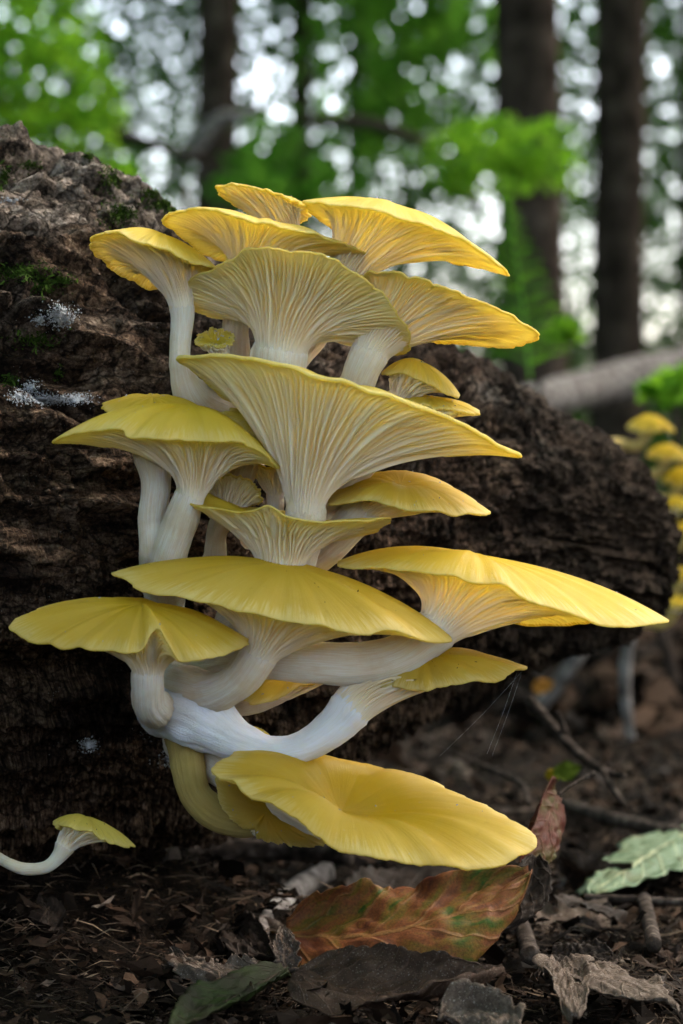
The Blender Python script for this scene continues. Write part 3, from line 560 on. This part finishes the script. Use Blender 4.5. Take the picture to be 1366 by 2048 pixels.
def leaf_geo(mid, width, normal, roll=(0., 0.), ser=.06, nser=13, crumple=.0015, shape=(.75, .8), rows=56, cols=29, seed=0, tears=0.):
    C = spline(np.array(mid, float), rows); T = nrm(np.gradient(C, axis=0)); nv = np.array(normal, float)
    if nv.ndim == 1: nv = np.repeat(nv[None], rows, 0)
    else: nv = np.stack([np.interp(np.linspace(0, 1, rows), np.linspace(0, 1, len(nv)), nv[:, k]) for k in range(3)], -1)
    nv = nrm(nv-T*np.sum(nv*T, 1, keepdims=True)); sd = np.cross(T, nv)
    u = np.linspace(0, 1, rows); v = np.linspace(-1, 1, cols)
    wu = width*np.sin(np.pi*np.clip(u, .012, .992)**shape[0])**shape[1]
    def f(r): return np.interp(u, np.linspace(0, 1, len(r)), r) if hasattr(r, '__len__') else np.full(rows, float(r))
    rl, rr = f(roll[0]), f(roll[1])
    ro = np.where(v[None] < 0, rl[:, None], rr[:, None]); ro = np.where(np.abs(ro) < 1e-3, 1e-3, ro)
    edge = 1+ser*np.abs(v[None])**6*(2*((u*nser)[:, None] % 1)-1)+tears*vn(np.stack([u*9+seed, u*0, u*0], -1), seed)[:, None]*np.abs(v[None])**3
    av = np.abs(v)[None]*wu[:, None]*edge; ph = ro*np.abs(v)[None]; ph = np.where(np.abs(ph) < 1e-5, 1e-5, ph)
    lat = np.sign(v)[None]*av*np.sin(ph)/ph; hi = av*(1-np.cos(ph))/ph
    q = np.stack(np.broadcast_arrays(u[:, None]*4+seed, v[None]*2., 0.), -1)
    vein = .0006*np.abs(np.sin((u[:, None]*7-np.abs(v)[None]*2)*np.pi))*(1-np.abs(v)[None])
    hi = hi+crumple*fbm(q, 3, seed)*(.3+np.abs(v)[None])+.35*crumple*fbm(q*5, 2, seed+4)-vein*.8-.0008*np.exp(-(v[None]/.06)**2)
    V = C[:, None]+sd[:, None]*lat[..., None]+nv[:, None]*hi[..., None]
    g = np.stack(np.broadcast_arrays(u[:, None], v[None], 0.), -1)
    return V.reshape(-1, 3), grid_faces(rows, cols, False), g.reshape(-1, 3)
def leaf(label, mid, width, normal, mat, petiole=None, name='fallen_leaf', group=None, **kw):
    v, f, g = leaf_geo(mid, width, normal, **kw)
    root = empty(name, np.array(mid[0])); tag(root, label, 'leaf', group)
    o = mesh('blade', v, f, LM[mat], g, root); md = o.modifiers.new('thick', 'SOLIDIFY'); md.thickness = .0004; md.offset = 0
    if petiole is not None: tube('petiole', petiole, M_TWIG, root, 8, 14, .05)
    return root
def up(p, dz_): return np.array(p)+np.array([0, 0, dz_])
def rad(L, r): return [list(p)+[q] for p, q in zip(L, r if hasattr(r, '__len__') else [r]*len(L))]
leaf('big dry brown leaf curled like a trough in front of the others',
  [P(588,1945,.93), P(680,1972,.925), P(800,1988,.92), P(910,1976,.92), P(1008,1945,.925)], .021, (0, -.3, 1.), 'brown',
  roll=([.5, .9, 1.3, 1.7, 1.9], [.3, .3, .7, 1.5, 2.1]), crumple=.003, seed=3, shape=(.62, .6), ser=.03,
  petiole=rad([P(640,1948,.975), P(600,1940,.972), P(570,1945,.972), P(545,1965,.975), P(520,2010,.98)], [.0010,.0012,.0012,.0010,.0008]))
leaf('red orange and green curled leaf under the lowest cap',
  [P(566,1868,1.03), P(660,1876,1.02), P(760,1866,1.01), P(880,1835,1.01), P(990,1790,1.02), P(1060,1745,1.03)], .029, [(0,-.5,1.),(0,-.5,1.),(.0,-.4,1.),(0,-.4,1),(.3,-.4,1)], 'autumn',
  roll=([1.7, 1.9, .8, .3, .5, .8], [-.5, -.6, -.9, -1.1, -1.3, -1.0]), crumple=.003, seed=11, shape=(.6, .7), ser=.04, nser=9)
leaf('upright wine red and green leaf with its stalk in the air',
  [P(1114,1590,1.11), P(1095,1640,1.09), P(1062,1710,1.07), P(1030,1790,1.06)], .0145, (.45, -1., .1), 'wine',
  roll=(-.4, .9), crumple=.002, seed=5, shape=(.5, .6), ser=.0,
  petiole=rad([P(1114,1592,1.11), P(1140,1572,1.115), P(1170,1556,1.12), P(1190,1545,1.12)], [.0008,.0009,.0011,.0014]))
leaf('dark twisted leaf propped below the upright red leaf',
  [P(1068,1715,1.06), P(1060,1770,1.05), P(1010,1830,1.04), P(940,1870,1.03)], .012, (.3, -1., .6), 'umber', roll=(1.2, 1.0), crumple=.003, seed=6)
leaf('pale green spotted leaf lying on the dark litter',
  [G(1400,1650,.010), G(1330,1690,.010), G(1250,1740,.010), G(1178,1786,.010)], .0245, (-.15, -.55, 1.), 'green', roll=(-.25, -.35), crumple=.003, seed=8, ser=.12, nser=8, tears=.12, shape=(.75, .55))
leaf('dark green leaf lying at the very bottom',
  [G(570,1940,.010), G(510,1965,.010), G(440,2005,.010), G(340,2065,.010)], .014, (-.2, -.6, 1.), 'dark', roll=(.5, .4), crumple=.002, seed=9)
leaf('torn tan leaf scrap pointing at the log',
  [G(560,1940,.010), G(480,1942,.010), G(410,1935,.010), G(345,1905,.010)], .009, (0, -.9, 1.), 'tan', roll=(.3, -.3), crumple=.003, seed=10, tears=.5, ser=.2)
leaf('small upright tan leaf scrap behind the black stalk',
  [P(575,1945,.985), P(572,1910,.99), P(570,1880,.995), P(566,1855,1.0)], .0065, (.1, -1., .2), 'tan', crumple=.002, seed=12, tears=.5, shape=(.6, .35))
leaf('flat grey tan leaf with sunken veins in the right corner',
  [G(1190,1925,.010), G(1235,1960,.010), G(1290,1985,.010), G(1345,2010,.010)], .0155, (.1, -.7, 1.), 'tan', roll=(-.25, .1), crumple=.002, seed=13, tears=.2, shape=(.55, .5))
leaf('crumbled pale leaf piece beside the flat grey tan leaf',
  [G(1120,1925,.010), G(1130,1950,.010), G(1138,1980,.010), G(1150,2030,.010)], .009, (0, -.8, 1.), 'tan', roll=(.3, .6), crumple=.003, seed=14, tears=.6, shape=(.5, .4))
leaf('broad purple brown leaf flake above the crumbled pale piece',
  [G(1100,1905,.010), G(1140,1910,.010), G(1180,1912,.010), G(1225,1915,.010)], .010, (0, -.6, 1.), 'umber', crumple=.002, seed=15, tears=.3, shape=(.5, .3))
leaf('wrinkled tan leaf cut off by the bottom edge',
  [G(880,2035,.010), G(930,2030,.010), G(990,2040,.010), G(1030,2070,.010)], .011, (0, -.7, 1.), 'tan', roll=(.6, -.5), crumple=.004, seed=16, tears=.3)
leaf('long purple brown leaf behind the red orange leaf',
  [G(700,1800,.010), G(800,1780,.010), G(900,1765,.010), G(1010,1760,.010)], .020, (0, -.5, 1.), 'umber', roll=(.3, .3), crumple=.003, seed=17)
leaf('small black curled leaf beside the short grey stick',
  [G(470,1850,.010), G(490,1880,.010), G(520,1905,.010), G(555,1925,.010)], .012, (-.2, -.7, .7), 'umber', roll=(1.2, .8), crumple=.003, seed=18)
# loose dead leaves: a few shared shapes, each one lying by itself
protos = []; LK = ['brown', 'tan', 'umber', 'umber', 'brown', 'umber', 'tan', 'brown', 'umber']
for k in range(9):
    L_ = .05+.035*rng.random(); a = rng.uniform(-.25, .25, 4)
    v, f, g = leaf_geo([(0, 0, 0), (L_*.33, a[0]*.01, .004*a[1]), (L_*.66, a[2]*.02, .01*a[1]), (L_, a[3]*.03, .012*a[2])], L_*rng.uniform(.24, .36), (0, 0, 1.), roll=(rng.uniform(-.9, 1.2), rng.uniform(-.9, 1.2)), crumple=.006, seed=40+k, rows=26, cols=15, tears=.35, ser=.08)
    m = mesh('dead_leaf', v, f, LM[LK[k]], g); protos.append(m.data); bpy.data.objects.remove(m)
GL = 'loose dead leaves on the forest floor'; nl = 0
while nl < 150:
    y = 1.0+rng.random()**1.6*4.0; x = rng.uniform(-.16, .19)*y
    if (x < .02 and y < 1.5 and y > 1.06) or (abs(x) < .12 and y < 1.02): continue
    o = bpy.data.objects.new('dead_leaf', protos[nl % 9]); COL.objects.link(o)
    z = float(ground_h(np.array([x]), np.array([y]))[0]); sc_ = rng.uniform(.35, .8)*(1 if y < 1.8 else 1.5)
    o.location = (x, y, z+.004+.004*rng.random()); o.rotation_euler = (rng.normal(0, .35), rng.normal(0, .3), rng.random()*6.28); o.scale = (sc_,)*3
    tag(o, {'brown': 'loose speckled brown dead leaf in the dark litter', 'tan': 'loose pale tan dead leaf in the dark litter', 'umber': 'loose blackish dead leaf sunk in the dark litter'}[LK[nl % 9]], 'leaf', GL+', '+LK[nl % 9]); nl += 1
for k, (x, y, dep, mt, sz) in enumerate([(1055,1285,2.3,(.34,.13,.03),.013),(1088,1372,1.9,(.26,.11,.02),.009),(1135,1542,1.35,(.08,.11,.012),.008),(1108,1548,1.37,(.28,.2,.01),.005)]):
    p = P(x, y, dep); v, f, g = leaf_geo([p+np.array([-sz, 0, -.2*sz]), p, p+np.array([sz, 0, .3*sz])], sz*.7, (.1, -1, .5), rows=16, cols=9, seed=60+k)
    tag(mesh('fallen_leaf', v, f, mat_simple('bright_leaf', [(.3, tuple(c*.6 for c in mt)), (.7, mt)], 80), g), ['orange leaf glowing in the shade under the log', 'small orange scrap below the orange leaf', 'small green leaf standing behind the upright red leaf', 'tiny yellow leaf beside the small green leaf'][k], 'leaf')
# ------------------------------------------------------------------ sticks
def stick(label, pts, mat=None, group=None, branch=None, lump=.12, name='fallen_stick', ns=14):
    root = empty(name, pts[0][:3]); tag(root, label, 'stick', group)
    tube('shaft', pts, mat or M_TWIG, root, ns, 40, lump*.6, 170, .05, int(abs(pts[0][0]*1000)))
    for b in branch or []: tube('side_twig', b, mat or M_TWIG, root, 8, 12, lump, 80)
    return root
stick('thick grey flaking stick beside the red orange leaf', rad([G(505,1880,.008), G(560,1815,.008), G(600,1775,.008), G(650,1745,.008)], [.004,.0062,.006,.0055]), M_PALE)
stick('short curled bark roll at the end of the grey stick', rad([G(490,1845,.008), G(520,1850,.008), G(550,1862,.008)], [.0045,.005,.0045]), M_TWIG)
stick('forked brown twig slanting down in the blurred litter', rad([P(1062,1402,1.42), P(1105,1455,1.40), P(1165,1515,1.37), P(1215,1545,1.35), P(1248,1553,1.33)], [.0035,.0032,.0028,.0024,.002]), M_TWIG, branch=[rad([P(1140,1490,1.39), P(1125,1450,1.39), P(1114,1422,1.39)], [.002,.0018,.001]), rad([P(1205,1540,1.35), P(1230,1585,1.33), P(1250,1610,1.32)], [.002,.0018,.0015])])
stick('short upright broken stub near the flat grey tan leaf', rad([G(1308,1890,.008), G(1300,1850,.008), G(1288,1800,.008)], [.0034,.0034,.0036]), M_TWIG)
stick('dark knobbly stub beside the big brown leaf', rad([G(1062,1915,.008), G(1052,1880,.008), G(1040,1845,.008)], [.0045,.004,.0036]), M_TWIG)
stick('long dark stick running behind the pale green leaf', rad([G(1130,1610,.008), G(1250,1645,.008), G(1380,1672,.008), G(1500,1690,.008)], [.004,.0042,.0042,.004]))
stick('thin stick lying below the pale green leaf', rad([G(1170,1795,.008), G(1280,1800,.008), G(1400,1806,.008)], [.0018,.002,.0018]))
stick('dark branch on the ground below the hanging cap', rad([G(300,1712,.008), G(430,1702,.008), G(560,1700,.008), G(700,1712,.008)], [.006,.0065,.006,.005]))
stick('blurred grey root arching under the right cap', rad([P(1075,1420,2.1), P(1120,1360,2.1), P(1165,1290,2.1), P(1190,1200,2.1)], [.006,.007,.007,.006]), M_PALE)
stick('blurred upright grey root right of the arching one', rad([P(1262,1480,2.0), P(1250,1380,2.0), P(1256,1300,2.0), P(1275,1230,2.0)], [.004,.005,.005,.004]), M_PALE)
stick('ochre thin twig right of the lowest cap', rad([P(900,1505,1.5), P(960,1530,1.5), P(1040,1565,1.45), P(1060,1610,1.4)], [.0014,.0018,.0016,.001]))
GT = 'thin dark twigs scattered in the litter'
for k in range(110):
    y = 1.0+rng.random()**1.3*2.2; x = rng.uniform(-.13, .18)*y; a = rng.random()*6.28; L_ = rng.uniform(.015, .05)*(1+.5*(y-1))
    if x < .03 and 1.06 < y < 1.5: continue
    z = float(ground_h(np.array([x]), np.array([y]))[0])+.004; d = np.array([math.cos(a), math.sin(a), rng.normal(0, .12)])*L_; c0 = np.array([x, y, z])
    o = tube('thin_twig', rad([c0-d, c0+rng.normal(0, .003, 3), c0+d], [.0009*y, .0013*y*(.5+rng.random()), .0006*y]), M_TWIG, None, 7, 10, .1)
    tag(o, 'thin dark twig lying loose in the litter', 'twig', GT)
# spider threads
for k, (a, b) in enumerate([((1046,1338,-10),(984,1512,-40)), ((1034,1345,-12),(974,1508,-40)), ((1050,1336,-8),(880,1512,-30))]):
    pa, pb = W(*a), W(*b); o = tube('spider_thread', rad([pa, (pa+pb)/2+np.array([0, 0, -.001]), pb], .00002), M_WHITE, None, 5, 8, 0, cap=False)
    tag(o, 'fine spider thread hanging from the tip of the flat low cap', 'thread', 'spider threads under the low cap')
# ------------------------------------------------------------------ litter and crumbs
def litter(name, n, xr, yr, smin, smax, lift, pw=1.0):
    y = yr[0]+(yr[1]-yr[0])*rng.random(n)**pw; x = rng.uniform(xr[0], xr[1], n)*y; z = ground_h(x, y)+lift*rng.random(n)
    c = np.stack([x, y, z], -1); s_ = (smin+(smax-smin)*rng.random(n)**2.5)[:, None]
    a = rng.random(n)*6.283; e = np.stack([np.cos(a), np.sin(a), rng.normal(0, .5, n)], -1); e = nrm(e); b = nrm(np.cross(e, nrm(np.array([0, 0, 1.])+rng.normal(0, .45, (n, 3))))); nn = np.cross(e, b)
    asp = (.25+.6*rng.random(n))[:, None]; cu = rng.normal(0, .35, (n, 1))
    K = 5 if smax < .003 else 8; an = np.arange(K)/K*6.283; vs_ = [c+nn*s_*.1*rng.normal(0, 1, (n, 1))]
    for q in an:
        rr_ = .45+.75*rng.random((n, 1)); i, j = math.cos(q)*rr_, math.sin(q)*rr_
        vs_.append(c+e*s_*i+b*s_*asp*j+nn*s_*(cu*(i*i)+.6*cu*j*j+.10*rng.normal(0, 1, (n, 1))))
    v = np.stack(vs_, 1).reshape(-1, 3); k = np.arange(n)[:, None]*(K+1)
    f = np.vstack([k+[0, 1+i, 1+(i+1) % K] for i in range(K)])
    t = rng.random((n, 1)); t2 = (rng.random((n, 1)) < .06)
    t = t**2.4; col = (1-t)*np.array([.003, .002, .0014])+t*np.array([.07, .040, .026]); col = np.where(t2, np.array([.15, .11, .09])*(.3+t), col)
    o = mesh(name, v, f, M_LIT, None, None, smin > .0015, np.repeat(col, K+1, 0)); tag(o, 'dark crumbled leaf litter and bark bits covering the forest floor', 'litter', kind='stuff'); return o
litter('leaf_litter', 15000, (-.2, .24), (.84, 3.0), .0015, .010, .012, 1.2)
litter('leaf_litter', 9000, (-.3, .3), (2.2, 9.), .008, .05, .03, 1.4)
litter('bark_crumbs', 34000, (-.2, .22), (.84, 1.7), .0003, .0020, .006, 1.5)
def fibres(n):
    y = .86+1.2*rng.random(n)**1.4; x = rng.uniform(-.18, .22, n)*y; c = np.stack([x, y, ground_h(x, y)+.001+.008*rng.random(n)], -1)
    a = rng.random(n)*6.283; e = nrm(np.stack([np.cos(a), np.sin(a), rng.normal(0, .25, n)], -1)); L_ = (.002+.012*rng.random((n, 1))**2); sd = nrm(np.cross(e, [0, 0, 1.])); w_ = (.0001+.0004*rng.random((n, 1))**2)
    be = np.array([0, 0, 1.])*L_*rng.normal(.05, .15, (n, 1)); upv = np.array([0, 0, 1.])*w_
    v = np.stack([c-e*L_, c+sd*w_+be, c+e*L_, c-sd*w_+be, c+upv*1.5+be], 1).reshape(-1, 3); k = np.arange(n)[:, None]*5
    f = np.vstack([k+[0, 1, 4], k+[1, 2, 4], k+[2, 3, 4], k+[3, 0, 4]]); t = rng.random((n, 1))**2
    tag(mesh('plant_fibres', v, f, M_LIT, None, None, True, np.repeat((1-t)*np.array([.02, .014, .011])+t*np.array([.20, .14, .10]), 5, 0)), 'fine plant fibres and needles strewn over the litter', 'litter', kind='stuff')
fibres(9000)

# ------------------------------------------------------------------ forest behind
def leaves(name, c, size, tones, parent=None, flat=.6, mat=None):
    n = len(c); s_ = (size*(.6+.8*rng.random(n)))[:, None]
    nv = nrm(np.array([0, -.15, 1.])*flat+rng.normal(0, .6, (n, 3))); e = nrm(np.cross(nv, rng.normal(0, 1, (n, 3)))); b = np.cross(nv, e)
    v = np.stack([c-e*s_, c-e*s_*.1+b*s_*.48-nv*s_*.1, c+e*s_, c-e*s_*.1-b*s_*.48-nv*s_*.1], 1).reshape(-1, 3)
    k = np.arange(n)[:, None]*4; f = np.vstack([k+[0, 2, 1], k+[0, 3, 2]])
    t = rng.random((n, 1)); col = (1-t)*np.array(tones[0])+t*np.array(tones[1])
    return mesh(name, v, f, mat or M_FOL, None, parent, False, np.repeat(col, 4, 0))
def cloud(c, r, n, clump=2.5, seed=0, thr=-.2):
    out = []
    while len(out) < n:
        p = rng.uniform(-1, 1, (n*3, 3)); p = p[np.linalg.norm(p, axis=1) < 1]; q = np.array(c)+p*np.array(r)
        q = q[fbm(q*clump, 2, seed) > thr]; out += list(q)
    return np.array(out[:n])
DG, MG, BG = ((.025, .075, .012), (.075, .19, .025)), ((.05, .15, .015), (.13, .32, .03)), ((.09, .25, .012), (.26, .50, .03))
def tree(label, px, w_px, y, lean=0., crown=None, n=2500):
    x = (px-683)/F*y; r = w_px/2/F*y
    root = empty('forest_tree', (x, y, 0)); tag(root, label, 'tree', 'tree trunks standing behind the log')
    tube('trunk', [(x-lean*.3, y, -.1, r*1.25), (x, y, .8, r*1.02), (x+lean*.5, y, 2., r*.97), (x+lean, y, 4.5, r*.85), (x+lean*1.3, y, 8., r*.5)], M_TRUNK, root, 20, 50, .05, 8)
    leaves('crown', cloud((x+lean, y, 6.6), (2.6, 2.6, 1.9), n, 1.2, int(px)), .14, MG, root)
tree('broad brown tree trunk rising behind the mushrooms', 1066, 132, 7., -.05)
tree('dark trunk behind the bark ridge of the log', 428, 84, 9., .03)
tree('thin dark trunk between the two wide ones', 597, 44, 10.5, .02)
tree('dark trunk beside the pale fallen branch', 1235, 105, 8.5, .03)
tree('slim far trunk close to the thin dark one', 690, 30, 13., .1)
tree('mossy far trunk beyond the pale fallen branch', 1400, 80, 10., .0)
def shrub(label, px, py, y, rx, rz, n, tones, size, ry=None, clump=5.):
    c = P(px, py, y); root = empty('forest_shrub', (c[0], y, 0)); tag(root, label, 'shrub', 'leafy shrubs behind the log')
    tube('shrub_stem', [(c[0]+.05, y, -.05, .008), (c[0]+.02, y, c[2]*.5, .006), (c[0], y, c[2], .004)], M_TRUNK, root, 7, 12, .05)
    leaves('foliage', cloud(c, (rx, ry or rx, rz), n, clump, int(px), .05), size, tones, root)
shrub('bright green shrub rising over the upper end of the log', 40, 150, 5.0, .24, .30, 1300, BG, .022)
shrub('fresh yellow green bush at the foot of the broad trunk', 1030, 325, 5.2, .21, .10, 800, BG, .018)
shrub('low green plant showing between log and top cap', 370, 370, 3.4, .09, .035, 90, BG, .03)
shrub('green sprig above the far end of the log', 1070, 690, 3.2, .06, .03, 60, BG, .025)
shrub('green leaves beside the distant mushroom clump', 1345, 780, 2.6, .03, .03, 40, BG, .02)
shrub('small green weed under the far end of the log', 1290, 1165, 2.4, .04, .02, 40, BG, .018)
shrub('leafy sapling between the broad trunk and the thin one', 800, 120, 8., .45, .35, 420, MG, .055)
shrub('olive sapling low behind the second cap', 560, 320, 6.5, .25, .18, 160, MG, .05)
# fern
fr = empty('fern', P(1050, 720, 2.7)); tag(fr, 'bright green fern frond standing behind the topmost caps', 'fern')
fm = spline(np.array([P(1060,760,2.7), P(1050,640,2.7), P(1030,500,2.68), P(1012,385,2.64)]), 34)
tube('stalk', rad([fm[0], fm[11], fm[22], fm[33]], [.002, .0018, .0014, .0006]), mat_simple('fern_green', [(.3, (.08, .2, .02)), (.7, (.14, .32, .04))], 100, trans=.3), fr, 7, 20, 0)
for i in range(3, 33, 2):
    L_ = .056*min(1., (34-i)/30.)*(.75+.25*min(1, i/10.))
    for sgn in (-1, 1):
        b0 = fm[i]; t0 = b0+np.array([sgn*L_, .004*rng.normal(), .25*L_])
        v, f, g = leaf_geo([b0, (b0+t0)/2+np.array([0, 0, .003]), t0], .0030, (.1*sgn, -1., .35), rows=10, cols=5, seed=i, shape=(.5, .5))
        k = rng.random(); mesh('leaflet', v, f, M_FOL, g, fr, True, np.tile([[.05+.06*k, .15+.12*k, .015]], (len(v), 1)))
# branches far off
def branch(label, pts, mat): 
    o = tube('dead_branch', pts, mat, None, 14, 40, .1, 20); tag(o, label, 'branch')
branch('pale curved branch hanging in the leaves behind the topmost cap', rad([P(620,240,5.8), P(720,245,5.8), P(820,275,5.8), P(900,330,5.8), P(960,420,5.8)], [.012,.014,.015,.014,.01]), M_TWIG)
branch('dark slanting branch crossing behind the upper log', rad([P(-150,190,5.2), P(60,215,5.2), P(230,265,5.2), P(420,325,5.2)], [.014,.013,.012,.009]), M_TRUNK)
branch('pale broken stump wood leaning on the dark trunk', rad([P(360,330,6.), P(400,285,6.), P(440,240,6.), P(520,225,6.)], [.012,.018,.02,.010]), M_PALE)
branch('pale grey fallen branch lying behind the far end of the log', rad([P(900,860,3.6), P(1080,800,3.8), P(1220,768,4.0), P(1400,732,4.2), P(1700,690,4.5)], [.022,.028,.034,.038,.038]), M_PALE)
# the wood behind: leaves beyond counting, with gaps where the sky comes through
def wood(n, lo, hi, size, thr, seed):
    p = rng.uniform(0, 1, (n, 3))*(np.array(hi)-np.array(lo))+np.array(lo)
    d = fbm(p*np.array([1.9, .35, 1.5]), 3, seed); p = p[d > thr]
    return p
far = wood(165000, (-4.5, 9.5, .1), (4.5, 15, 5.), 0, -.5, 5)
tag(leaves('distant_woodland', far, .040, DG), 'mass of green leaves closing off the forest behind', 'foliage', kind='stuff')
low = wood(9000, (-6, 10, 0.), (6, 16, 1.0), 0, -1, 8)
tag(leaves('distant_undergrowth', low, .08, DG), 'dark undergrowth below the far trees', 'foliage', kind='stuff')
def mass(name, label, n, lo, hi, size, thr, seed, flat):
    p = rng.uniform(0, 1, (n, 3))*(np.array(hi)-np.array(lo))+np.array(lo); p = p[fbm(p*.6, 2, seed) > thr]
    tag(leaves(name, p, size, MG, flat=flat), label, 'foliage', kind='stuff')
mass('unseen_canopy', 'unseen leafy canopy added to hold back the sky light', 11000, (-13, -12, 6.5), (13, 17, 10.), .34, -.3, 3, 1.5)  # out-of-frame leaves, added to screen the scene from the open sky
mass('unseen_woodland', 'unseen leafy wood added on the left to cut side light', 9000, (-11, -9, 0), (-8, 15, 8), .3, -.3, 13, .3)  # out-of-frame leaf wall, added to block light from the left
mass('unseen_woodland', 'unseen leafy wood added on the right to cut side light', 7000, (8, -9, 0), (11, 15, 8), .3, -.3, 14, .3)  # its counterpart outside the view, added to limit light from the right
mass('unseen_woodland', 'unseen thin wood added facing the log to set the front light', 1500, (-10, -12, 0), (10, -9, 8), .3, -.3, 15, .3)  # added out of view, kept sparse so front light gets through
